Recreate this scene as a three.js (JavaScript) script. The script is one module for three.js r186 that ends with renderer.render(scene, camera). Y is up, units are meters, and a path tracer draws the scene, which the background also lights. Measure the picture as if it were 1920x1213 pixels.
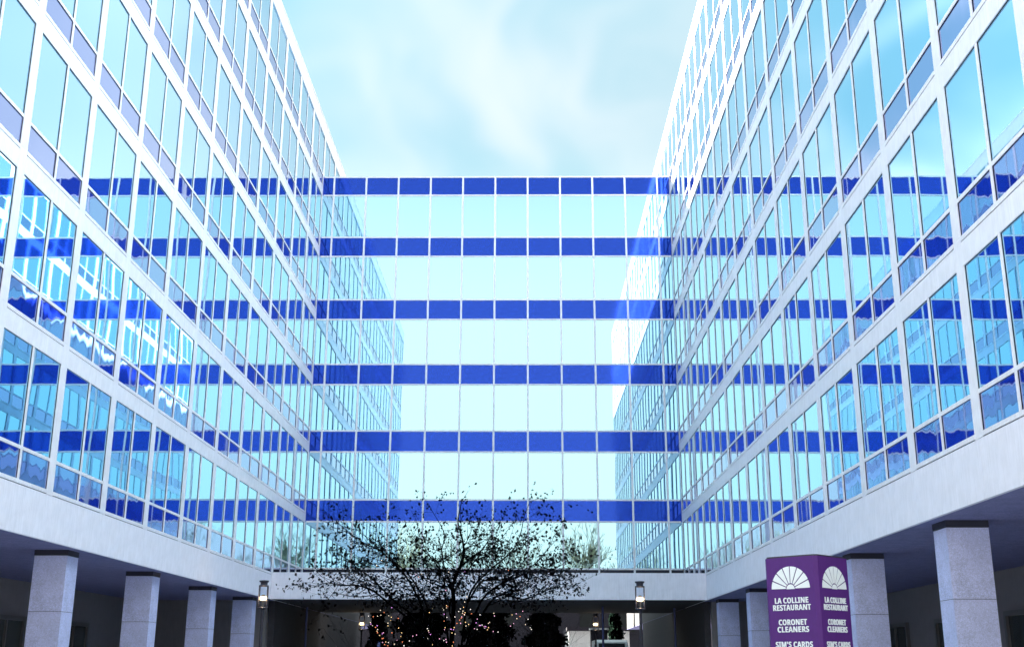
import * as THREE from 'three';
import { mergeGeometries } from 'three/addons/utils/BufferGeometryUtils.js';
import { FontLoader } from 'three/addons/loaders/FontLoader.js';
import { TextGeometry } from 'three/addons/geometries/TextGeometry.js';
import { createNoise2D, createNoise3D } from 'simplex-noise';

// ------------------------------------------------------------------ camera, sky, sun, exposure
const scene = new THREE.Scene();
const camera = new THREE.PerspectiveCamera(31.13, 1024 / 646, 0.1, 3000);
camera.rotation.order = 'YXZ';
camera.position.set(0, 1.6, 0);
camera.rotation.set(0.2867, 0.0125, 0.0031);

const renderer = new THREE.WebGLRenderer({ antialias: true });
renderer.toneMapping = THREE.LinearToneMapping;
renderer.toneMappingExposure = 6.2;
renderer.shadowMap.enabled = true;

function rng(seed) {
  let a = seed >>> 0;
  return () => { a = (a + 0x6d2b79f5) | 0; let t = Math.imul(a ^ (a >>> 15), 1 | a); t = (t + Math.imul(t ^ (t >>> 7), 61 | t)) ^ t; return ((t ^ (t >>> 14)) >>> 0) / 4294967296; };
}
const sunDir = new THREE.Vector3(-19.35, 9.4, -11.6).normalize();      // towards the sun: ahead and to the left, over the left wing's roof
const noise3 = createNoise3D(rng(11));
function fbm3(x, y, z, oct = 5) { let s = 0, a = 0.5, f = 1; for (let i = 0; i < oct; i++) { s += a * noise3(x * f, y * f, z * f); a *= 0.5; f *= 2.03; } return s; }
function makeSky() {
  const W = 1024, H = 512, data = new Float32Array(W * H * 4), d = new THREE.Vector3();
  const mix = (a, b, t) => a + (b - a) * t, clamp = THREE.MathUtils.clamp;
  const E = 1 / 6.2, blue = [0.35, 0.655, 0.785].map((v) => v * E), white = [0.86, 0.92, 0.95].map((v) => v * E), grey = [0.50, 0.70, 0.82].map((v) => v * E), low = [1.80, 1.72, 1.42].map((v) => v * E);
  for (let j = 0; j < H; j++) for (let i = 0; i < W; i++) {
    const el = ((j + 0.5) / H - 0.5) * Math.PI, az = ((i + 0.5) / W - 0.5) * 2 * Math.PI;
    d.set(Math.cos(el) * Math.cos(az), Math.sin(el), Math.cos(el) * Math.sin(az));
    const y = Math.max(d.y, 0), k = 1 / (y + 0.32), px = d.x * k, pz = d.z * k;
    const warp = fbm3(px * 0.9 + 5, pz * 0.9, 3.1, 4);
    let c = fbm3(px * 0.75 + warp * 0.5, pz * 0.75 + 2.2, warp * 0.6, 6) * 1.15 + 0.30;
    c += 0.30 * Math.exp(-(((d.x + 0.03) / 0.13) ** 2 + ((d.y - 0.46) / 0.10) ** 2) * (d.z < 0 ? 1 : 99));   // the bank of cloud above the link
    c += 0.5 * THREE.MathUtils.smoothstep(Math.abs(d.x), 0.2, 0.36);
    c = clamp(c, 0, 1); c = c * c * (3 - 2 * c);
    const g = clamp(fbm3(px * 1.3 + 9, pz * 1.3, 7.7, 4) * 1.2 + 0.35, 0, 1);
    const back = THREE.MathUtils.smoothstep(d.z, -0.3, 0.6), haze = 1 - THREE.MathUtils.smoothstep(el, 0.17 + 0.10 * back, 0.46 + 0.16 * back), high = 1 + 0.7 * THREE.MathUtils.smoothstep(el, 0.5, 1.3);
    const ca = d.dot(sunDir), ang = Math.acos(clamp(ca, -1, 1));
    const glow = 7.0 * Math.exp(-ang * ang / 0.06) + 1.5 * Math.exp(-ang / 0.42);  // sun aureole, strengthened as added fill light for the courtyard walls
    const bright = 1 + 0.52 * THREE.MathUtils.smoothstep(Math.abs(d.x), 0.18, 0.36);
    const rgb = [0, 1, 2].map((n) => {
      let v = mix(blue[n], mix(white[n] * bright, grey[n], g * 0.45), c * 0.85);
      v = mix(v, low[n], haze * 0.92);
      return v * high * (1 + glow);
    });
    const o = (j * W + i) * 4; data[o] = rgb[0]; data[o + 1] = rgb[1]; data[o + 2] = rgb[2]; data[o + 3] = 1;
  }
  const t = new THREE.DataTexture(data, W, H, THREE.RGBAFormat, THREE.FloatType);
  t.mapping = THREE.EquirectangularReflectionMapping; t.magFilter = THREE.LinearFilter; t.minFilter = THREE.LinearFilter; t.needsUpdate = true;
  return t;
}
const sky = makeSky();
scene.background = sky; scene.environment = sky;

const sun = new THREE.DirectionalLight(new THREE.Color(1.0, 0.93, 0.80), 5.0);
sun.position.copy(sunDir).multiplyScalar(160).add(new THREE.Vector3(0, 0, -40));
sun.target.position.set(0, 10, -40);
sun.castShadow = true; sun.shadow.radius = 1.6; sun.shadow.mapSize.set(4096, 4096);
Object.assign(sun.shadow.camera, { left: -110, right: 110, top: 90, bottom: -90, near: 1, far: 400 });
scene.add(sun, sun.target);

// ------------------------------------------------------------------ measurements (metres; d is depth in front of the camera)
const XL = -11.353, XR = 8.007, D = 59.85, BAY = 3.6, FLOOR = 3.6, SILL = 5.56, SOFFIT = 4.40, BANDH = 0.55, NBAY = 12, NFLOOR = 7;
const LINK_TOP = 27.78, LINK_BAND = 1.1175, LEDGE = 52.5, LINK_BACK = 66;

// ------------------------------------------------------------------ textures and materials
const noise2 = createNoise2D(rng(7));
function fbm2(x, y, oct) { let s = 0, a = 0.5, f = 1; for (let i = 0; i < oct; i++) { s += a * noise2(x * f, y * f); a *= 0.5; f *= 2.1; } return s; }
function texture(w, h, fn, srgb) {
  const data = new Uint8Array(w * h * 4);
  for (let y = 0; y < h; y++) for (let x = 0; x < w; x++) {
    const c = fn(x / w, y / h), o = (y * w + x) * 4;
    for (let k = 0; k < 3; k++) data[o + k] = THREE.MathUtils.clamp(Math.round((Array.isArray(c) ? c[k] : c) * 255), 0, 255);
    data[o + 3] = 255;
  }
  const t = new THREE.DataTexture(data, w, h); t.wrapS = t.wrapT = THREE.RepeatWrapping; t.magFilter = THREE.LinearFilter; t.minFilter = THREE.LinearMipmapLinearFilter; t.generateMipmaps = true;
  if (srgb) t.colorSpace = THREE.SRGBColorSpace;
  t.needsUpdate = true; return t;
}
const tile = (fx, fy, f, oct) => {                                     // noise that wraps
  const a = fbm2(fx * f, fy * f, oct), b = fbm2((fx - 1) * f, fy * f, oct), c = fbm2(fx * f, (fy - 1) * f, oct), e = fbm2((fx - 1) * f, (fy - 1) * f, oct);
  return (a * (1 - fx) + b * fx) * (1 - fy) + (c * (1 - fx) + e * fx) * fy;
};
const stainTex = texture(512, 512, (x, y) => {                         // rain streaks and dust on painted metal and concrete
  const streak = tile(x, y * 0.08, 26, 4), blot = tile(x, y, 5, 5), r = tile(x, y, 90, 2);
  return 0.965 + 0.045 * streak + 0.04 * blot + 0.02 * r;
}, true);
const graniteTex = texture(512, 512, (x, y) => {
  const a = tile(x, y, 60, 3), b = tile(x + 0.37, y, 22, 3), c = tile(x, y, 4, 4), s = 0.9 + 0.2 * a + 0.12 * b + 0.1 * c;
  return [s * 0.97, s * 0.98, s];
}, true);
const mottleTex = texture(256, 256, (x, y) => {                        // ceramic frit on the blue spandrel glass
  const a = tile(x, y, 15, 3), b = tile(x, y, 5, 3);
  const s = 0.84 + 0.34 * a + 0.10 * b; return [s * 0.95, s * 0.98, Math.min(1, s * 1.03)];
}, true);
const std = (o) => new THREE.MeshStandardMaterial(o);
const rgb = (r, g, b) => new THREE.Color().setRGB(r, g, b);
const M = {
  white: std({ color: rgb(0.92, 0.89, 0.95), roughness: 0.45, map: stainTex }),
  concrete: std({ color: rgb(0.90, 0.87, 0.96), roughness: 0.8, map: stainTex, bumpMap: graniteTex, bumpScale: 0.002 }),
  gasket: std({ color: rgb(0.012, 0.012, 0.03), roughness: 0.6 }),
  glass: std({ color: rgb(0.41, 0.70, 0.89), metalness: 1, roughness: 0.012 }),
  lowerGlass: std({ color: rgb(0.33, 0.41, 0.70), metalness: 1, roughness: 0.02 }),
  spandrel: std({ color: rgb(0.032, 0.10, 0.67), metalness: 0.9, roughness: 0.06, map: mottleTex }),
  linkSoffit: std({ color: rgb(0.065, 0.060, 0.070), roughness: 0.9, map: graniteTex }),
  core: std({ color: rgb(0.08, 0.08, 0.09), roughness: 0.9 }),
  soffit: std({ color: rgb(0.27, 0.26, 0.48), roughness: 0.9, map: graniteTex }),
  granite: std({ color: rgb(0.68, 0.69, 0.97), roughness: 0.65, map: graniteTex }),
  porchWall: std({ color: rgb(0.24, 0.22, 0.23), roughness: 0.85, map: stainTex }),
  porchGlass: std({ color: rgb(0.05, 0.06, 0.06), roughness: 0.12 }),
  doorMetal: std({ color: rgb(0.14, 0.13, 0.13), roughness: 0.5, metalness: 0.3 }),
  paving: std({ color: rgb(0.66, 0.64, 0.66), roughness: 0.85, map: graniteTex }),
  roof: std({ color: rgb(0.22, 0.22, 0.22), roughness: 0.95 }),
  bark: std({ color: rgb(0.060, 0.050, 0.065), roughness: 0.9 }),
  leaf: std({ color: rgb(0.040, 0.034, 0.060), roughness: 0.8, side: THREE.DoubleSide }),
  farBark: std({ color: rgb(0.52, 0.45, 0.26), roughness: 0.95 }),
  needle: std({ color: rgb(0.035, 0.075, 0.055), roughness: 0.85, side: THREE.DoubleSide }),
  purple: std({ color: rgb(0.082, 0.006, 0.18), roughness: 0.6, map: stainTex }),
  signWhite: std({ color: rgb(0.86, 0.88, 0.90), roughness: 0.5 }),
  lampMetal: std({ color: rgb(0.055, 0.05, 0.065), roughness: 0.45, metalness: 0.5 }),
  lampGlass: new THREE.MeshPhysicalMaterial({ color: rgb(0.92, 0.95, 1), transmission: 1, thickness: 0, roughness: 0.03 }),
  lampGlow: std({ color: rgb(1, 0.85, 0.6), emissive: rgb(1, 0.72, 0.36), emissiveIntensity: 0.62, roughness: 0.6 }),
  steel: std({ color: rgb(0.10, 0.12, 0.30), roughness: 0.4, metalness: 0.3 }),
  wire: std({ color: rgb(0.01, 0.03, 0.02), roughness: 0.7 }),
  vanWhite: std({ color: rgb(0.80, 0.82, 0.84), roughness: 0.3 }),
  vanGlass: std({ color: rgb(0.02, 0.03, 0.04), roughness: 0.08 }),
  rubber: std({ color: rgb(0.02, 0.02, 0.02), roughness: 0.9 }),
  pale: std({ color: rgb(0.78, 0.78, 0.76), roughness: 0.8, map: stainTex }),
  brick: std({ color: rgb(0.035, 0.028, 0.040), roughness: 0.9, map: graniteTex }),
};

// ------------------------------------------------------------------ helpers
const used = {};
function numbered(name) { const n = used[name] = (used[name] ?? -1) + 1; return n ? name + '_' + String(n).padStart(3, '0') : name; }
function thing(name, label, category, [x, y, z] = [0, 0, 0], turn = 0, group) {
  const o = new THREE.Group(); o.name = numbered(name); o.position.set(x, y, z); o.rotation.y = turn;
  o.userData = { label, category }; if (group) o.userData.group = group;
  scene.add(o); return o;
}
function part(name, geo, mat, parent, x = 0, y = 0, z = 0) {
  const m = new THREE.Mesh(geo, mat); m.name = name; m.castShadow = m.receiveShadow = true; m.position.set(x, y, z); parent.add(m); return m;
}
function group(name, parent, x = 0, y = 0, z = 0) { const g = new THREE.Group(); g.name = name; g.position.set(x, y, z); parent.add(g); return g; }
function structure(name, geo, mat) { const m = part(name, geo, mat, scene); m.userData = { kind: 'structure' }; return m; }
function box(x0, x1, y0, y1, z0, z1) {                                  // uv in metres
  const w = x1 - x0, h = y1 - y0, dd = z1 - z0, g = new THREE.BoxGeometry(w, h, dd), uv = g.attributes.uv, s = [[dd, h], [dd, h], [w, dd], [w, dd], [w, h], [w, h]];
  for (let f = 0; f < 6; f++) for (let i = 0; i < 4; i++) uv.setXY(f * 4 + i, uv.getX(f * 4 + i) * s[f][0] / 2.3, uv.getY(f * 4 + i) * s[f][1] / 2.3);
  g.translate((x0 + x1) / 2, (y0 + y1) / 2, (z0 + z1) / 2); return g;
}
const both = (a, b) => mergeGeometries([a, b], true);                    // two materials: cap and dark glazing pocket
const capped = (x0, x1, y0, y1, z) => both(box(x0, x1, y0, y1, 0.013, z), box(x0 + 0.003, x1 - 0.003, y0 + 0.003, y1 - 0.003, -0.02, 0.013));
const CAP = [M.white, M.gasket];
function paneGeometry(w, h, cols, rows, tilt) {                          // a sheet of glass that is not quite flat: its normals lean by thousandths
  const g = new THREE.PlaneGeometry(w, h, cols, rows), p = g.attributes.position, n = g.attributes.normal, v = new THREE.Vector3();
  for (let i = 0; i < p.count; i++) { const [tx, ty] = tilt(p.getX(i) / w * 2, p.getY(i) / h * 2); v.set(tx, ty, 1).normalize(); n.setXYZ(i, v.x, v.y, v.z); }
  return g;
}
function paneVariants(w, h, seed, n) {
  const r = rng(seed), out = [];
  for (let k = 0; k < n; k++) {
    const q = () => r() * 2 - 1, a = 0.0006 * q(), b = 0.0010 * q(), c = 0.0007 * q(), e = 0.0011 * (0.4 + r()), f = 0.0008 * q(), ph = r() * 6;
    out.push(paneGeometry(w, h, 4, 6, (u, v) => [a + b * u * u * u + 0.0005 * Math.sin(v * 2.4 + ph), c + e * (u * u - 0.4) * (k % 2 ? 1 : -1) * 0.6 + f * v + 0.0007 * Math.sin(v * 3.1 + ph)]));
  }
  return out;
}
function wavyVariants(w, h, seed, n, amp, cols = 12) {
  const r = rng(seed), out = [];
  for (let k = 0; k < n; k++) {
    const ph = r() * 6, f1 = 7 + 6 * r(), f2 = 2.5 + 3 * r(), weight = 0.45 + 0.75 * r();
    out.push(paneGeometry(w, h, cols, 2, (u, v) => [amp * 0.35 * Math.sin(u * f2 + ph), amp * weight * (0.42 * Math.sin(u * f1 + ph) + 0.4 * Math.sin(u * f2 + v * 1.3 + ph * 2) + 0.85 * (r() - 0.5))]));
  }
  return out;
}

// ------------------------------------------------------------------ ground
{
  const g = new THREE.PlaneGeometry(1600, 1600); g.rotateX(-Math.PI / 2);
  const uv = g.attributes.uv; for (let i = 0; i < uv.count; i++) uv.setXY(i, uv.getX(i) * 640, uv.getY(i) * 640);
  structure('ground', g, M.paving);
}

// ------------------------------------------------------------------ the two glazed wings
const TALL0 = 0.745, HEAD = FLOOR - BANDH, PW = 0.36, PANEW = 1.60;
const G = {
  pier: capped(-PW / 2, PW / 2, 0.002, FLOOR - 0.002, 0.034),
  basePier: capped(-PW / 2, PW / 2, -0.103, FLOOR - 0.002, 0.034),
  cornerBasePier: capped(-0.13, 0.13, -0.103, FLOOR - 0.002, 0.034),
  topPier: capped(-PW / 2, PW / 2, 0.002, HEAD - 0.10, 0.034),
  cornerPier: capped(-0.13, 0.13, 0.002, FLOOR - 0.002, 0.034),
  cornerTopPier: capped(-0.13, 0.13, 0.002, HEAD - 0.10, 0.034),
  band: capped(-(BAY - PW) / 2 + 0.003, (BAY - PW) / 2 - 0.003, -BANDH, -0.105, 0.034),
  sill: both(box(-(BAY - PW) / 2 + 0.003, (BAY - PW) / 2 - 0.003, -0.088, 0, 0.006, 0.042), box(-(BAY - PW) / 2 + 0.003, (BAY - PW) / 2 - 0.003, -0.103, -0.090, -0.02, 0.016)),
  mullion: capped(-0.045, 0.045, 0.001, HEAD, 0.029),
  transom: capped(-0.795, 0.795, TALL0 - 0.08, TALL0, 0.026),
  tall: paneVariants(PANEW, HEAD - TALL0 + 0.02, 21, 9),
  lower: wavyVariants(PANEW, TALL0 - 0.05, 31, 7, 0.0075),
  fascia: box(-BAY / 2 + 0.004, BAY / 2 - 0.004, SOFFIT, SILL - 0.106, -0.05, 0.03),
  parapet: box(-BAY / 2 + 0.003, BAY / 2 - 0.003, SILL + 6 * FLOOR + HEAD - 0.12, 30.93, -0.25, 0.052),
  coping: box(-BAY / 2 + 0.002, BAY / 2 - 0.002, 30.93, 31.02, -0.4, 0.075),
  block: box(-0.42, 0.42, 0, 1.38, -0.375, 0.375),
};
function officeWing(name, label, X0, s, columnDepths, seed) {
  const r = rng(seed), W = thing(name, label, 'building', [X0, 0, 0], s * Math.PI / 2);
  const at = (d) => s * d, near = D - NBAY * BAY, far = D + 10 * BAY, span = (a, b) => (s > 0 ? [a, b] : [-b, -a]);  // rear length past the link is unseen, extended to block sun from the passage
  const [x0, x1] = span(near + 0.02, far);
  part('wall', box(x0, x1, SOFFIT + 0.03, 30.6, -15, -0.06), M.core, W);
  part('roof', box(x0, x1, 30.6, 30.75, -15, -0.26), M.roof, W);
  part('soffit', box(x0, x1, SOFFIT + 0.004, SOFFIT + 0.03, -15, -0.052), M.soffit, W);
  const endTurn = part('end_wall', box(-15, 0.03, SOFFIT, 31, 0, 0.3), M.white, W, at(near), 0, 0); endTurn.rotation.y = -s * Math.PI / 2; if (s < 0) endTurn.scale.x = -1;
  const mid = (k) => at(D - BAY * (k + 0.5));
  for (let f = 0; f < NFLOOR; f++) {
    const y = SILL + f * FLOOR;
    for (let k = f === 6 ? -4 : 0; k < NBAY; k++) {
      const xc = mid(k);
      for (const e of [-1, 1]) {
        const xp = xc + e * 0.82;
        const a = part('window_pane', G.tall[Math.floor(r() * 9)], M.glass, W, xp, y + (TALL0 + HEAD) / 2, 0); a.rotation.set((r() - 0.5) * 0.0011, (r() - 0.5) * 0.0011, r() < 0.5 ? Math.PI : 0);
        const b = part('lower_pane', G.lower[Math.floor(r() * 7)], M.lowerGlass, W, xp, y + TALL0 / 2 - 0.02, 0); b.rotation.set((r() - 0.5) * 0.006, (r() - 0.5) * 0.004, r() < 0.5 ? Math.PI : 0);
        part('transom', G.transom, CAP, W, xp, y, 0);
      }
      part('mullion', G.mullion, CAP, W, xc, y, 0);
      part('sill', G.sill, CAP, W, xc, y, 0);
      if (f > 0) part('band_panel', G.band, CAP, W, xc, y, 0);
    }
    for (let k = f === 6 ? -4 : 0; k <= NBAY; k++) {
      const corner = k === 0 && f < 6, top = f === 6, g = corner ? (f ? G.cornerPier : G.cornerBasePier) : top ? G.topPier : f ? G.pier : G.basePier;
      part('pier', g, CAP, W, at(D - BAY * k - (corner ? 0.14 : 0)), y, 0);
    }
  }
  for (let k = 0; k < NBAY; k++) part('fascia_panel', G.fascia, M.concrete, W, mid(k), 0, 0);
  for (let k = -10; k < NBAY; k++) { part('parapet_panel', G.parapet, M.white, W, mid(k), 0, 0); part('coping', G.coping, M.white, W, mid(k), 0, 0); }
  // arcade at street level
  const [w0, w1] = span(near, far);
  part('arcade_wall', box(w0, w1, 0, SOFFIT, -6.6, -6.3), M.porchWall, W);
  { const [a, b] = span(53.6, 53.9); part('added_end_wall', box(a, b, 0, SOFFIT, -6.3, -0.32), M.porchWall, W); }  // added wall, keeps light from the open back out of the arcade
  for (let k = 0; k < 5; k++) {
    const d = 22 + k * 6.1;
    const o = group('doorway', W, at(d), 0, -6.3);
    part('door_glass', box(-1.35, 1.35, 0.02, 3.05, 0.005, 0.03), M.porchGlass, o);
    part('frame', mergeGeometries([box(-1.5, -1.35, 0, 3.2, 0, 0.12), box(1.35, 1.5, 0, 3.2, 0, 0.12), box(-1.35, 1.35, 3.05, 3.2, 0, 0.12), box(-0.04, 0.04, 0.02, 3.05, 0.03, 0.10)]), M.doorMetal, o);
  }
  for (const d of columnDepths) {
    const c = group('column', W, at(d + 0.375), 0, -0.34 - 0.42);
    for (let j = 0; j < 3; j++) { const b = part('block', G.block, M.granite, c, 0, j * 1.39 + 0.1, 0); b.rotation.y = s * -Math.PI / 2; }
    part('base', box(-0.36, 0.36, 0, 0.1, -0.40, 0.40), M.gasket, c);
    part('collar', box(-0.385, 0.385, 4.268, SOFFIT + 0.003, -0.43, 0.43), M.gasket, c);
    for (let j = 1; j < 3; j++) part('joint', box(-0.367, 0.367, j * 1.39 + 0.085, j * 1.39 + 0.105, -0.412, 0.412), M.gasket, c);
  }
  return W;
}
officeWing('office_wing', 'white framed glass office wing along the left side of the courtyard', XL, 1, [22.8, 29.9, 36.95, 44.0, 50.75], 101);
officeWing('office_wing', 'white framed glass office wing on the right behind the purple sign', XR, -1, [23.35, 30.38, 37.4, 44.45, 51.6], 202);

// ------------------------------------------------------------------ the blue-banded link between them
{
  const L = thing('office_link', 'blue banded glass office block joining the two wings at the back', 'building', [0, 0, -D]);
  const xs = [XL + 0.035]; for (let i = 0; i <= 10; i++) xs.push(-10.697 + 1.7995 * i); xs.push(XR - 0.035);
  const r = rng(303), tall = paneVariants(1, 1, 41, 8), wavy = wavyVariants(1, 1, 51, 6, 0.0042, 14);
  part('wall', box(XL, XR, SOFFIT + 0.03, LINK_TOP - 0.05, -(LINK_BACK - D), -0.06), M.core, L);
  part('roof', box(XL, XR, LINK_TOP - 0.05, LINK_TOP, -(LINK_BACK - D), -0.06), M.roof, L);
  for (let i = 0; i < xs.length - 1; i++) {
    const w = xs[i + 1] - xs[i], xc = (xs[i] + xs[i + 1]) / 2;
    for (let j = 0; j < 7; j++) {
      const yt = LINK_TOP - FLOOR * j + (j === 6 ? 0.12 : 0), yb = yt - LINK_BAND;
      const sp = part(j < 6 ? 'spandrel_pane' : 'base_panel', wavy[Math.floor(r() * 6)], j < 6 ? M.spandrel : M.gasket, L, xc, (yt + yb) / 2, 0); sp.scale.set(w, LINK_BAND, 1); sp.rotation.y = (r() - 0.5) * 0.002;
      if (j < 6) {
        const ye = yt - FLOOR + (j === 5 ? 0.12 : 0), gl = part('window_pane', tall[Math.floor(r() * 8)], M.glass, L, xc, (yb + ye) / 2, 0); gl.scale.set(w, yb - ye, 1); gl.rotation.set((r() - 0.5) * 0.0009, (r() - 0.5) * 0.0009, 0);
      }
      const rail = (name, y) => part(name, capped(-w / 2 + 0.052, w / 2 - 0.052, -0.042, 0.042, 0.029), CAP, L, xc, y, 0);
      rail('rail', yb);
      if (j) rail('rail', yt); else rail('coping', yt - 0.02);
    }
  }
  const mg = capped(-0.05, 0.05, 5.0, LINK_TOP + 0.02, 0.033);
  for (const x of xs.slice(1, -1)) part('mullion', mg, CAP, L, x, 0, 0);
  // ledge in front at first-floor level, over the open passage
  const zf = D - LEDGE, n = 5, w = (XR - XL - 0.07) / n;
  const fg = box(-w / 2 + 0.004, w / 2 - 0.004, SOFFIT, SILL, -0.3, 0);
  for (let i = 0; i < n; i++) part('fascia_panel', fg, M.concrete, L, XL + 0.035 + w * (i + 0.5), 0, zf);
  part('terrace', box(XL + 0.04, XR - 0.04, SILL - 0.35, SILL - 0.2, 0.07, zf - 0.31), M.roof, L);
  for (const [a, b] of [[XL - 0.30, XL - 0.02], [XR + 0.02, XR + 0.30]]) part('passage_wall', box(a, b, 0, SOFFIT + 0.002, D - 82.5, D - 53.95), M.linkSoffit, L);  // side walls added to shut light from behind out of the passage
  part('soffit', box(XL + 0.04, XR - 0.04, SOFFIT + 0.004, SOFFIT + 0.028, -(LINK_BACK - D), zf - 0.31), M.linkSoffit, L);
}

// ------------------------------------------------------------------ bare branches
class Tubes {                                                            // tapered tubes collected into one geometry
  constructor(sides) { this.n = sides; this.p = []; this.q = []; this.i = []; }
  add(points, radii) {
    const n = this.n, dir = new THREE.Vector3(), a = new THREE.Vector3(), b = new THREE.Vector3(), up = new THREE.Vector3();
    const base = this.p.length / 3;
    points.forEach((pt, k) => {
      dir.subVectors(points[Math.min(k + 1, points.length - 1)], points[Math.max(k - 1, 0)]).normalize();
      up.set(Math.abs(dir.y) > 0.9 ? 1 : 0, Math.abs(dir.y) > 0.9 ? 0 : 1, 0); a.crossVectors(dir, up).normalize(); b.crossVectors(dir, a);
      for (let j = 0; j < n; j++) {
        const t = j / n * Math.PI * 2, c = Math.cos(t), s = Math.sin(t), x = a.x * c + b.x * s, y = a.y * c + b.y * s, z = a.z * c + b.z * s;
        this.p.push(pt.x + x * radii[k], pt.y + y * radii[k], pt.z + z * radii[k]); this.q.push(x, y, z);
      }
      if (k) for (let j = 0; j < n; j++) { const o = base + (k - 1) * n, j2 = (j + 1) % n; this.i.push(o + j, o + n + j, o + j2, o + j2, o + n + j, o + n + j2); }
    });
  }
  geometry() { const g = new THREE.BufferGeometry(); g.setAttribute('position', new THREE.Float32BufferAttribute(this.p, 3)); g.setAttribute('normal', new THREE.Float32BufferAttribute(this.q, 3)); g.setIndex(this.i); return g; }
}
class Leaves {
  constructor() { this.p = []; this.n = []; this.i = []; }
  add(c, size, r) {                                                       // a folded leaf of two triangles either side of its rib
    const u = new THREE.Vector3(r() - 0.5, r() - 0.7, r() - 0.5).normalize(), v = new THREE.Vector3(r() - 0.5, r() - 0.5, r() - 0.5).cross(u).normalize(), w = new THREE.Vector3().crossVectors(u, v);
    const b = this.p.length / 3, put = (f, g, h) => { this.p.push(c.x + u.x * f + v.x * g + w.x * h, c.y + u.y * f + v.y * g + w.y * h, c.z + u.z * f + v.z * g + w.z * h); this.n.push(w.x, w.y, w.z); };
    put(0, 0, 0); put(size * 0.5, size * 0.34, size * 0.12); put(size, 0, 0); put(size * 0.5, -size * 0.34, size * 0.12);
    this.i.push(b, b + 1, b + 2, b, b + 2, b + 3);
  }
  geometry() { const g = new THREE.BufferGeometry(); g.setAttribute('position', new THREE.Float32BufferAttribute(this.p, 3)); g.setAttribute('normal', new THREE.Float32BufferAttribute(this.n, 3)); g.setIndex(this.i); return g; }
}
const V = (x, y, z) => new THREE.Vector3(x, y, z);
function grow(tubes, leaves, r, start, dir, length, rad, level, opt) {    // a crooked branch with side branches
  const n = Math.max(3, Math.round(length / opt.step)), pts = [start.clone()], rs = [rad], d = dir.clone().normalize(), p = start.clone();
  for (let k = 1; k <= n; k++) {
    if (opt.top && p.y > opt.top) d.y -= 0.16;
    d.x += (r() - 0.5) * opt.crook; d.y += (r() - 0.5) * opt.crook + opt.lift; d.z += (r() - 0.5) * opt.crook; d.normalize();
    p.addScaledVector(d, length / n); pts.push(p.clone()); rs.push(rad * (1 - 0.72 * k / n));
    if (level < opt.levels && k >= 1) {
      const times = (r() < opt.twig ? 1 : 0) + (r() < opt.twig * 0.6 ? 1 : 0);
      for (let t = 0; t < times; t++) {
        const side = V(r() - 0.5, r() - 0.35, r() - 0.5).normalize(), nd = d.clone().lerp(side, 0.45 + 0.3 * r()).normalize();
        grow(tubes, leaves, r, p, nd, length * (0.32 + 0.33 * r()), rs[k] * 0.62, level + 1, opt);
      }
    } else if (leaves && k > n * 0.3) for (let t = 0; t < opt.leafy; t++) if (r() < 0.60) leaves.add(p.clone().add(V((r() - 0.5) * 0.10, (r() - 0.6) * 0.10, (r() - 0.5) * 0.10)), opt.leaf * (0.6 + 0.8 * r()), r);
  }
  tubes.add(pts, rs);
}
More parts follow.
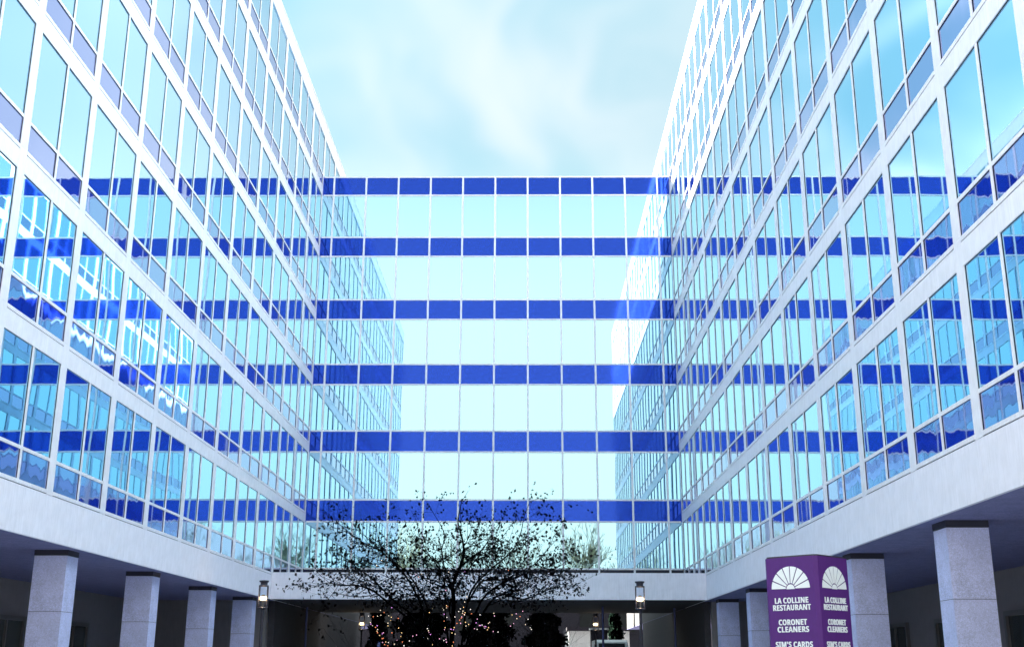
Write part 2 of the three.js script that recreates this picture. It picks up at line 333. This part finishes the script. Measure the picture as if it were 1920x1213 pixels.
// the courtyard tree: its main limbs fan from one crown just above the ground
{
  const r = rng(5), T = thing('courtyard_tree', 'bare spreading tree with few dark leaves in middle of courtyard', 'tree', [-1.76, 0, -30]);
  const tubes = new Tubes(7), twigs = new Tubes(4), leaves = new Leaves();
  const at = (x, y, z) => V((x - 858) * 0.01342, 3.19 + (1125 - y) * 0.0133, z);
  const limbs = [
    [[858, 1330], [850, 1240], [853, 1170], [854, 1125], [852, 1100], [868, 1062], [873, 1040], [870, 1015], [862, 985], [868, 950]],
    [[854, 1125], [848, 1096], [838, 1070], [832, 1040], [838, 1010], [826, 985], [812, 962]],
    [[858, 1290], [846, 1210], [838, 1150], [838, 1120], [836, 1092], [828, 1070], [808, 1045], [790, 1010], [784, 985]],
    [[858, 1320], [836, 1230], [812, 1160], [796, 1125], [776, 1092], [756, 1068], [730, 1046], [706, 1020], [694, 990], [690, 972]],
    [[840, 1250], [812, 1180], [790, 1128], [768, 1088], [742, 1060], [720, 1040], [696, 1030], [668, 1012], [640, 1002]],
    [[838, 1240], [790, 1165], [742, 1128], [716, 1104], [690, 1080], [668, 1066], [648, 1050], [632, 1040]],
    [[834, 1235], [780, 1170], [730, 1130], [700, 1108], [672, 1100], [648, 1102], [625, 1098], [604, 1104]],
    [[858, 1310], [870, 1200], [880, 1130], [892, 1104], [914, 1082], [944, 1058], [966, 1040], [980, 1010], [986, 985], [994, 965]],
    [[860, 1300], [880, 1200], [905, 1128], [928, 1106], [952, 1092], [974, 1084], [1006, 1060], [1030, 1034], [1042, 1010]],
    [[862, 1290], [890, 1190], [924, 1126], [942, 1114], [962, 1116], [984, 1121], [1010, 1112], [1036, 1100], [1062, 1090], [1080, 1094]],
    [[880, 1130], [904, 1090], [922, 1086], [950, 1082], [985, 1066], [1014, 1070], [1040, 1062], [1058, 1050]],
    [[868, 1062], [884, 1044], [902, 1028], [916, 1004], [924, 985], [938, 960]],
    [[853, 1170], [846, 1140], [862, 1100], [884, 1068], [900, 1050], [930, 1030], [950, 1010], [965, 990]],
  ];
  const opt = { step: 0.15, crook: 0.42, lift: 0.03, levels: 2, twig: 0.62, leafy: 2, leaf: 0.078, top: 5.3 };
  for (const l of limbs) {
    const end = (r() - 0.5) * 4.2, bend = (r() - 0.5) * 0.5, y0 = l[0][1];
    const key = l.map(([x, y], k) => at(x, y, (y0 > 1180 ? Math.max(0, (k - 1)) / (l.length - 2) : k / l.length) * end + Math.sin(k * 1.3) * bend * 0.3));
    const curve = new THREE.CatmullRomCurve3(key), n = l.length * 4, pts = curve.getPoints(n), R0 = l === limbs[0] ? 0.075 : y0 > 1180 ? 0.034 : 0.026;
    for (const q of pts) if (q.y < 0) q.y = -0.02;
    const rad = pts.map((_, k) => Math.max(0.007, R0 * (1 - 0.86 * k / n)));
    tubes.add(pts, rad);
    pts.forEach((q, k) => {
      if (q.y < 2.95 || k < 3) return;
      const times = q.y < 4.5 ? 1 : r() < 0.5 ? 1 : 0;
      for (let t = 0; t < times; t++) {
        const out = V(q.x, 0, q.z).normalize(), dir = V((r() - 0.5) * 1.3, (r() - 0.36) * 0.9, r() - 0.5).addScaledVector(out, 0.5);
        grow(twigs, leaves, r, q, dir, 0.45 + 0.75 * r(), Math.min(0.013, rad[k] * 0.6), 1, opt);
      }
    });
    grow(twigs, leaves, r, pts[n], pts[n].clone().sub(pts[n - 2]), 0.4, 0.008, 1, opt);
  }
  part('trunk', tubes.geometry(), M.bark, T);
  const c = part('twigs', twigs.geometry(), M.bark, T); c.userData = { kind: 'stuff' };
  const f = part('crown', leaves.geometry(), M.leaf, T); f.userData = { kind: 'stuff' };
}
// low leafless shrubs that carry the strings of lights
function shrub(label, x, d, h, spread, seed) {
  const r = rng(seed), T = thing('bare_shrub', label, 'shrub', [x, 0, -d]), t = new Tubes(4);
  for (let k = 0; k < 13; k++) { const a = r() * 6.28; grow(t, null, r, V(Math.cos(a) * 0.12, -0.02, Math.sin(a) * 0.12), V(Math.cos(a) * spread, 1.4, Math.sin(a) * spread), h * (0.7 + 0.35 * r()), 0.02, 0, { step: 0.16, crook: 0.22, lift: 0.03, levels: 2, twig: 0.34, leafy: 0, leaf: 0 }); }
  part('stems', t.geometry(), M.bark, T);
}
shrub('leafless shrub left of the courtyard tree under the passage ceiling', -3.6, 31.2, 2.7, 0.5, 61);
shrub('leafless shrub directly right of the courtyard tree trunk', -0.75, 31.4, 2.6, 0.7, 62);
shrub('leafless shrub farthest right of the courtyard tree, in the dark passage', 0.25, 32.0, 2.8, 0.5, 63);

// ------------------------------------------------------------------ strings of coloured bulbs
{
  const at = (x, y, d) => V((-1.76 + (x - 858) * 0.01342) * d / 30, 1.6 + (1.59 + (1125 - y) * 0.0130) * d / 30, -d);
  const glow = [[1, 0.78, 0.55], [1, 0.62, 0.25], [1, 0.25, 0.10], [1, 0.45, 0.70], [1, 0.90, 0.80], [0.85, 0.30, 0.95]].map(([a, b, c]) => std({ color: rgb(a, b, c), emissive: rgb(a, b, c), emissiveIntensity: 0.36, roughness: 0.5 }));
  const bulb = new THREE.IcosahedronGeometry(0.010, 1), r = rng(77);
  const strings = [
    ['string of coloured bulbs looping over the leafless shrub left of the tree', 31.0, [[694, 1156], [703, 1157], [711, 1156], [717, 1154], [716, 1145], [723, 1149], [729, 1148], [737, 1140], [732, 1155], [737, 1158], [736, 1164], [731, 1169], [731, 1174]]],
    ['string of coloured bulbs hanging lowest left, beside the blue post', 30.8, [[698, 1168], [699, 1171], [702, 1174], [711, 1174], [708, 1177], [712, 1181], [711, 1184], [712, 1187], [716, 1192], [723, 1187], [721, 1189], [721, 1198], [723, 1197], [722, 1205], [728, 1204], [733, 1205], [726, 1209], [732, 1211]]],
    ['scattered string of coloured bulbs between left shrub and tree trunk', 30.6, [[739, 1187], [751, 1178], [750, 1160], [757, 1187], [756, 1194], [749, 1201], [744, 1208], [759, 1204], [762, 1211], [772, 1202], [778, 1193], [785, 1191], [792, 1180], [806, 1198], [812, 1200], [818, 1201], [815, 1209]]],
    ['string of coloured bulbs wound up the leaning left stem', 30.2, [[808, 1149], [808, 1171], [799, 1179], [805, 1179], [811, 1180], [807, 1183], [808, 1186], [811, 1190], [828, 1198], [836, 1201], [840, 1199], [841, 1204]]],
    ['string of coloured bulbs wound up the upright stem left of trunk', 30.1, [[838, 1126], [837, 1129], [836, 1133], [840, 1136], [842, 1138], [836, 1141], [840, 1140], [835, 1144], [836, 1152], [841, 1158], [836, 1165], [838, 1177], [837, 1181]]],
    ['string of coloured bulbs wound around the main trunk', 29.8, [[872, 1139], [866, 1142], [871, 1146], [863, 1147], [875, 1149], [870, 1150], [876, 1154], [874, 1153], [873, 1152], [868, 1159], [869, 1157], [856, 1157], [865, 1163], [860, 1169], [867, 1169], [876, 1167], [849, 1180], [855, 1177], [854, 1181], [851, 1187], [857, 1189], [850, 1199], [854, 1204], [852, 1211]]],
    ['string of coloured bulbs sagging across the shrub right of trunk', 31.0, [[885, 1143], [887, 1151], [903, 1153], [898, 1161], [896, 1168], [877, 1174], [882, 1171], [872, 1177], [886, 1180], [893, 1179], [898, 1180], [902, 1173], [904, 1173], [907, 1172], [911, 1175], [914, 1175], [912, 1178], [917, 1181], [919, 1177], [919, 1169], [921, 1167], [930, 1155], [929, 1150], [928, 1184], [937, 1185]]],
    ['short string of coloured bulbs at far right of the strings', 32.0, [[963, 1153], [971, 1151], [978, 1156], [983, 1146], [972, 1160], [966, 1169], [960, 1174], [988, 1171], [993, 1161], [997, 1177], [999, 1180]]],
    ['string of pink bulbs up among the tree branches above the ceiling edge', 29.6, [[676, 1056], [706, 1060], [715, 1050], [780, 1078], [786, 1082], [792, 1076], [843, 1072], [868, 1072], [873, 1071], [925, 1074], [956, 1069], [878, 1119], [874, 1129], [838, 1107]]],
  ];
  for (const [label, d, pts] of strings) {
    const p = pts.map(([x, y]) => at(x, y, d + (r() - 0.5) * 0.5)), S = thing('string_light', label, 'string light', p[0].toArray(), 0, 'strings of coloured bulbs round the tree');
    const q = p.map((v) => v.clone().sub(p[0])), t = new Tubes(3), w = [];
    q.forEach((v, k) => { w.push(v); if (k < q.length - 1) w.push(v.clone().lerp(q[k + 1], 0.5).add(V(0, -0.05, 0))); });
    t.add(w, w.map(() => 0.004)); part('wire', t.geometry(), M.wire, S);
    for (const v of q) part('bulb', bulb, glow[Math.floor(r() * 6)], S, v.x, v.y, v.z);
  }
}

// ------------------------------------------------------------------ lantern posts
function lanternPost(label, x, d) {
  const P = thing('lantern_post', label, 'street lamp', [x, 0, -d], 0, 'lantern posts of the courtyard');
  const lathe = (pts, seg = 20) => new THREE.LatheGeometry(pts.map(([a, b]) => new THREE.Vector2(a, b)), seg);
  part('post', lathe([[0.001, 0], [0.14, 0], [0.14, 0.05], [0.07, 0.12], [0.055, 0.4], [0.048, 3.42], [0.07, 3.45], [0.07, 3.5], [0.001, 3.5]]), M.lampMetal, P);
  const L = group('lantern', P);
  part('tray', lathe([[0.001, 3.5], [0.165, 3.5], [0.17, 3.52], [0.17, 3.56], [0.001, 3.56]]), M.lampMetal, L);
  part('glass', lathe([[0.150, 3.56], [0.152, 4.27]]), M.lampGlass, L);
  part('bulb', lathe([[0.001, 3.79], [0.09, 3.79], [0.12, 3.81], [0.12, 3.91], [0.09, 3.935], [0.001, 3.94]]), M.lampGlow, L);
  part('bulb_cap', lathe([[0.001, 3.945], [0.062, 3.945], [0.055, 3.985], [0.001, 3.985]]), M.lampMetal, L);
  part('socket', lathe([[0.001, 3.56], [0.016, 3.56], [0.016, 3.79], [0.001, 3.79]]), M.doorMetal, L);
  for (const a of [1.15, 1.99, 4.29, 5.13]) { part('bar', box(-0.02, 0.02, 3.56, 4.28, -0.010, 0.010), M.lampMetal, L, Math.sin(a) * 0.163, 0, Math.cos(a) * 0.163).rotation.y = a; }
  part('cap', lathe([[0.001, 4.27], [0.172, 4.27], [0.172, 4.31], [0.125, 4.32], [0.125, 4.40], [0.155, 4.42], [0.17, 4.44], [0.17, 4.475], [0.001, 4.49]]), M.lampMetal, L);
  const l = new THREE.PointLight(new THREE.Color(1, 0.72, 0.4), 0.35, 0, 2); l.position.set(0, 3.87, 0.135); l.castShadow = true; L.add(l);
}
lanternPost('lit lantern post in front of the left wing, nearer pair', -9.30, 42);
lanternPost('lit lantern post in front of the right wing, nearer pair', 4.02, 42);
lanternPost('small lit lantern post beyond the passage, left of the tree', -9.34, 68);
lanternPost('small lit lantern post beyond the passage, beside the white van', 3.95, 68);

// ------------------------------------------------------------------ purple tenants' sign
{
  const font = await new FontLoader().loadAsync('fonts/droid/droid_sans_bold.typeface.json');
  const S = thing('pylon_sign', 'purple square pylon sign with white lettering and fan emblem', 'sign', [4.587, 0, -19.39]);
  const a = 0.49, c = 0.055, plan = new THREE.Shape([[-a + c, -a], [a - c, -a], [a, -a + c], [a, a - c], [a - c, a], [-a + c, a], [-a, a - c], [-a, -a + c]].map(([x, y]) => new THREE.Vector2(x, y)));
  const body = new THREE.ExtrudeGeometry(plan, { depth: 3.24, bevelEnabled: false }); body.rotateX(-Math.PI / 2); body.rotateY(-0.796); body.translate(0, 0.05, 0);
  part('body', body, M.purple, S);
  const lid = new THREE.ExtrudeGeometry(plan, { depth: 0.03, bevelEnabled: false }); lid.scale(0.97, 0.97, 1); lid.rotateX(-Math.PI / 2); lid.rotateY(-0.796); lid.translate(0, 3.285, 0);
  part('lid', lid, M.lampMetal, S);
  const foot = new THREE.ExtrudeGeometry(plan, { depth: 0.06, bevelEnabled: false }); foot.scale(0.94, 0.94, 1); foot.rotateX(-Math.PI / 2); foot.rotateY(-0.796);
  part('plinth', foot, M.lampMetal, S);
  const words = [['LA COLLINE', 2.572, 0.62, 0.088], ['RESTAURANT', 2.462, 0.70, 0.088], ['CORONET', 2.235, 0.52, 0.088], ['CLEANERS', 2.125, 0.58, 0.088], ["SIM'S CARDS", 1.893, 0.68, 0.088]];
  for (const turn of [-0.796, Math.PI / 2 - 0.796]) {
    const F = group('sign_face', S); F.rotation.y = turn;
    for (const [text, y, w, h] of words) {
      const g = new TextGeometry(text, { font, size: 1, depth: 0.05, curveSegments: 5, bevelEnabled: true, bevelSize: 0.016, bevelThickness: 0.01, bevelSegments: 1 }); g.computeBoundingBox();
      const b = g.boundingBox, bw = b.max.x - b.min.x; g.translate(-(b.min.x + b.max.x) / 2, 0, 0); g.scale(w / bw, h / (b.max.y - Math.max(0, b.min.y)), 0.16);
      part('lettering', g, M.signWhite, F, 0, y, a + 0.001);
    }
    const R = 0.355, gap = 0.016;
    for (let k = 0; k < 8; k++) {
      const t0 = k / 8 * Math.PI + gap / R * 0.6, t1 = (k + 1) / 8 * Math.PI - gap / R * 0.6, r0 = 0.092, sh = new THREE.Shape();
      sh.moveTo(Math.cos(t0 + 0.05) * r0, Math.sin(t0 + 0.05) * r0);
      for (let j = 0; j <= 6; j++) { const t = t0 + (t1 - t0) * j / 6; sh.lineTo(Math.cos(t) * R, Math.sin(t) * R); }
      sh.lineTo(Math.cos(t1 - 0.05) * r0, Math.sin(t1 - 0.05) * r0);
      part('fan_ray', new THREE.ExtrudeGeometry(sh, { depth: 0.008, bevelEnabled: false }), M.signWhite, F, 0, 2.79, a + 0.001);
    }
    const hub = new THREE.Shape(); hub.absarc(0, 0, 0.075, 0, Math.PI, false); hub.lineTo(0.075, 0);
    part('fan_hub', new THREE.ExtrudeGeometry(hub, { depth: 0.008, bevelEnabled: false, curveSegments: 12 }), M.signWhite, F, 0, 2.79, a + 0.001);
  }
}

// ------------------------------------------------------------------ in and beyond the passage
{
  const labels = ['slender steel post at far left of the passage', 'slender blue steel post left of the strings of lights', 'slender steel post in front of the white van', 'slender steel post near the right end of the passage'];
  [[-11.04, 60], [-4.9, 40], [3.75, 58.5], [7.45, 60]].forEach(([x, d], k) => {
    const h = k === 1 ? 2.34 : SOFFIT, P = thing('steel_post', labels[k], 'post', [x, 0, -d], 0, 'slender posts of the passage');
    part('shaft', new THREE.CylinderGeometry(0.055, 0.055, h - 0.02, 14).translate(0, h / 2 + 0.01, 0), M.steel, P);
    part('base_plate', box(-0.12, 0.12, 0, 0.02, -0.12, 0.12), M.lampMetal, P);
  });
  function conifer(label, x, d, h, rad, seed, n) {
    const r = rng(seed), T = thing('evergreen_tree', label, 'tree', [x, 0, -d]), L = new Leaves(), t = new Tubes(6);
    t.add([V(0, -0.02, 0), V(0, h * 0.5, 0), V(0, h * 0.96, 0)], [0.05 + h * 0.018, 0.03 + h * 0.008, 0.012]);
    for (let k = 0; k < n; k++) {
      const v = Math.pow(r(), 1.5), y = 0.25 + v * (h - 0.3), lim = rad * (1 - v) * (0.8 + 0.25 * Math.sin(y * 9 / h * 5 + r())), q = lim * Math.sqrt(0.25 + 0.75 * r()), a = r() * 6.283;
      L.add(V(Math.cos(a) * q, y - q * 0.18, Math.sin(a) * q), 0.13 + 0.14 * r() + h * 0.012, r);
    }
    part('trunk', t.geometry(), M.bark, T); const c = part('crown', L.geometry(), M.needle, T); c.userData = { kind: 'stuff' };
  }
  conifer('small green conifer left behind the courtyard tree trunk', -4.78, 56, 4.1, 0.95, 71, 5200);
  conifer('dark evergreen far left beyond the passage', -9.9, 80, 7, 1.3, 72, 7000);
  conifer('dark evergreen beyond the passage behind the left small lantern', -6.8, 78, 10, 3.4, 73, 9000);
  conifer('dark evergreen beyond the passage behind the small conifer', -2.4, 76, 9, 3.2, 74, 9000);
  conifer('dark evergreen beyond the passage, just left of the pale wall', 1.2, 80, 8, 2.6, 75, 9000);
  conifer('dark evergreen at the right end of the view beyond the passage', 6.7, 90, 7, 1.2, 76, 6000);

  const O = thing('brick_building', 'long dark brick building closing the view beyond the passage', 'building', [0, 0, -118]);
  part('wall', box(-45, 45, 0, 15, -12, 0), M.brick, O); part('roof', box(-45.3, 45.3, 15, 15.4, -12.3, 0.3), M.roof, O);
  for (let k = 0; k < 22; k++) for (const y of [1.2, 4.8, 8.4, 12]) { const o = group('window', O, -42 + k * 4, y, 0); part('pane', box(-0.7, 0.7, 0, 1.8, 0.005, 0.03), M.rubber, o); part('lintel', box(-0.85, 0.85, 1.8, 1.95, 0, 0.07), M.brick, o); part('sill', box(-0.85, 0.85, -0.12, 0, 0, 0.10), M.brick, o); }
  const B = thing('pale_building', 'pale low building far beyond the passage', 'building', [6, 0, -100]);
  part('wall', box(-2.45, 2.6, 0, 4.4, -10, 0), M.pale, B);
  part('roof', box(-2.6, 2.75, 4.4, 4.7, -10.2, 0.25), M.brick, B);
  for (const x of [-1.2, 1.2]) { const o = group('window', B, x, 0, 0); part('pane', box(-0.8, 0.8, 1.0, 2.4, 0.01, 0.03), M.vanGlass, o); part('frame', mergeGeometries([box(-0.9, -0.8, 0.9, 2.5, 0, 0.06), box(0.8, 0.9, 0.9, 2.5, 0, 0.06), box(-0.8, 0.8, 2.4, 2.5, 0, 0.06), box(-0.8, 0.8, 0.9, 1.0, 0, 0.06)]), M.signWhite, o); }
  const K = thing('gate_pillar', 'dark square gate pillar with pale cap beyond the passage', 'pillar', [5.15, 0, -85]);
  part('shaft', box(-0.58, 0.58, 0.12, 4.05, -0.58, 0.58), M.brick, K); part('plinth', box(-0.66, 0.66, 0, 0.12, -0.66, 0.66), M.brick, K); part('cap', box(-0.66, 0.66, 4.05, 4.17, -0.66, 0.66), M.pale, K);

  const N = thing('white_van', 'white high-roofed van parked beyond the passage', 'van', [5.55, 0, -78.5], Math.PI / 2);
  const side = new THREE.Shape([[-0.6, 0.5], [4.9, 0.5], [5.0, 1.3], [4.75, 3.1], [4.5, 3.2], [0.9, 3.2], [0.55, 3.05], [-0.15, 1.75], [-0.62, 1.5]].map(([x, y]) => new THREE.Vector2(x, y)));
  const vb = new THREE.ExtrudeGeometry(side, { depth: 2.0, bevelEnabled: true, bevelSize: 0.05, bevelThickness: 0.05, bevelSegments: 2 }); vb.translate(-0.9, 0, -1);
  part('body', vb, M.vanWhite, N);
  const ws = new THREE.Shape([[0.62, 2.95], [0.98, 2.95], [0.98, 1.85], [0.02, 1.85]].map(([x, y]) => new THREE.Vector2(x, y)));
  for (const z of [1.056, -1.076]) part('side_window', new THREE.ExtrudeGeometry(ws, { depth: 0.02, bevelEnabled: false }).translate(-0.78, 0, z), M.vanGlass, N);
  part('windscreen', new THREE.BoxGeometry(0.02, 1.35, 1.7).rotateZ(-0.495).translate(-0.755, 2.42, 0), M.vanGlass, N);
  for (const x of [-0.75, 2.9]) for (const z of [1.0, -1.0]) { const w = group('wheel', N, x, 0.36, z); part('tyre', new THREE.TorusGeometry(0.25, 0.11, 10, 20), M.rubber, w); part('rim', new THREE.CylinderGeometry(0.2, 0.2, 0.12, 16).rotateX(Math.PI / 2), M.doorMetal, w); }
  for (const z of [0.75, -0.75]) part('headlight', new THREE.BoxGeometry(0.06, 0.2, 0.3).translate(-1.54, 1.15, z), M.signWhite, N);
}

// ------------------------------------------------------------------ winter trees behind the camera, seen only in the glass
{
  const shapes = [];
  for (let v = 0; v < 3; v++) {
    const r = rng(900 + v), t = new Tubes(4), w = new Tubes(3);
    const grow2 = (p, d, len, rad, lev) => {
      const pts = [p.clone()], rs = [rad], q = p.clone(), e = d.clone(), n = 4;
      for (let k = 1; k <= n; k++) { e.x += (r() - 0.5) * 0.32; e.y += (r() - 0.42) * 0.22; e.z += (r() - 0.5) * 0.32; e.normalize(); q.addScaledVector(e, len / n); pts.push(q.clone()); rs.push(rad * (1 - 0.4 * k / n));
        if (k > 1 && lev < 5 && r() < 0.5) grow2(q, e.clone().lerp(V(r() - 0.5, r() - 0.2, r() - 0.5).normalize(), 0.55).normalize(), len * 0.62, Math.max(0.026, rad * 0.5), lev + 1); }
      (lev < 3 ? t : w).add(pts, rs);
      if (lev < 6) for (let k = 0; k < 2; k++) grow2(q, e.clone().lerp(V(r() - 0.5, r() - 0.25, r() - 0.5).normalize(), 0.4).normalize(), len * (0.68 + 0.12 * r()), Math.max(0.026, rad * 0.58), lev + 1);
    };
    grow2(V(0, -0.05, 0), V(0, 1, 0), 4.4, 0.26, 0);
    shapes.push([t.geometry(), w.geometry()]);
  }
  const spots = [[-24, 30], [-15, 38], [-7.5, 30], [-0.5, 41], [6, 31], [13, 36], [20, 29], [28, 37], [-33, 39], [37, 31]];
  const r = rng(44), where = ['second from left', 'third from left', 'fourth from left', 'fifth from left', 'fifth from right', 'fourth from right', 'third from right', 'second from right', 'outermost left', 'outermost right'];
  spots.forEach(([x, z], k) => {
    const T = thing('winter_tree', 'tall bare winter tree mirrored in the lowest windows, ' + where[k] + ' of its row', 'tree', [x, 0, z], r() * 6.28, 'winter trees mirrored in the glass');
    T.scale.setScalar(1.12 + 0.28 * r());
    part('trunk', shapes[k % 3][0], M.farBark, T); const c = part('crown', shapes[k % 3][1], M.farBark, T); c.userData = { kind: 'stuff' };
  });
}

renderer.render(scene, camera);
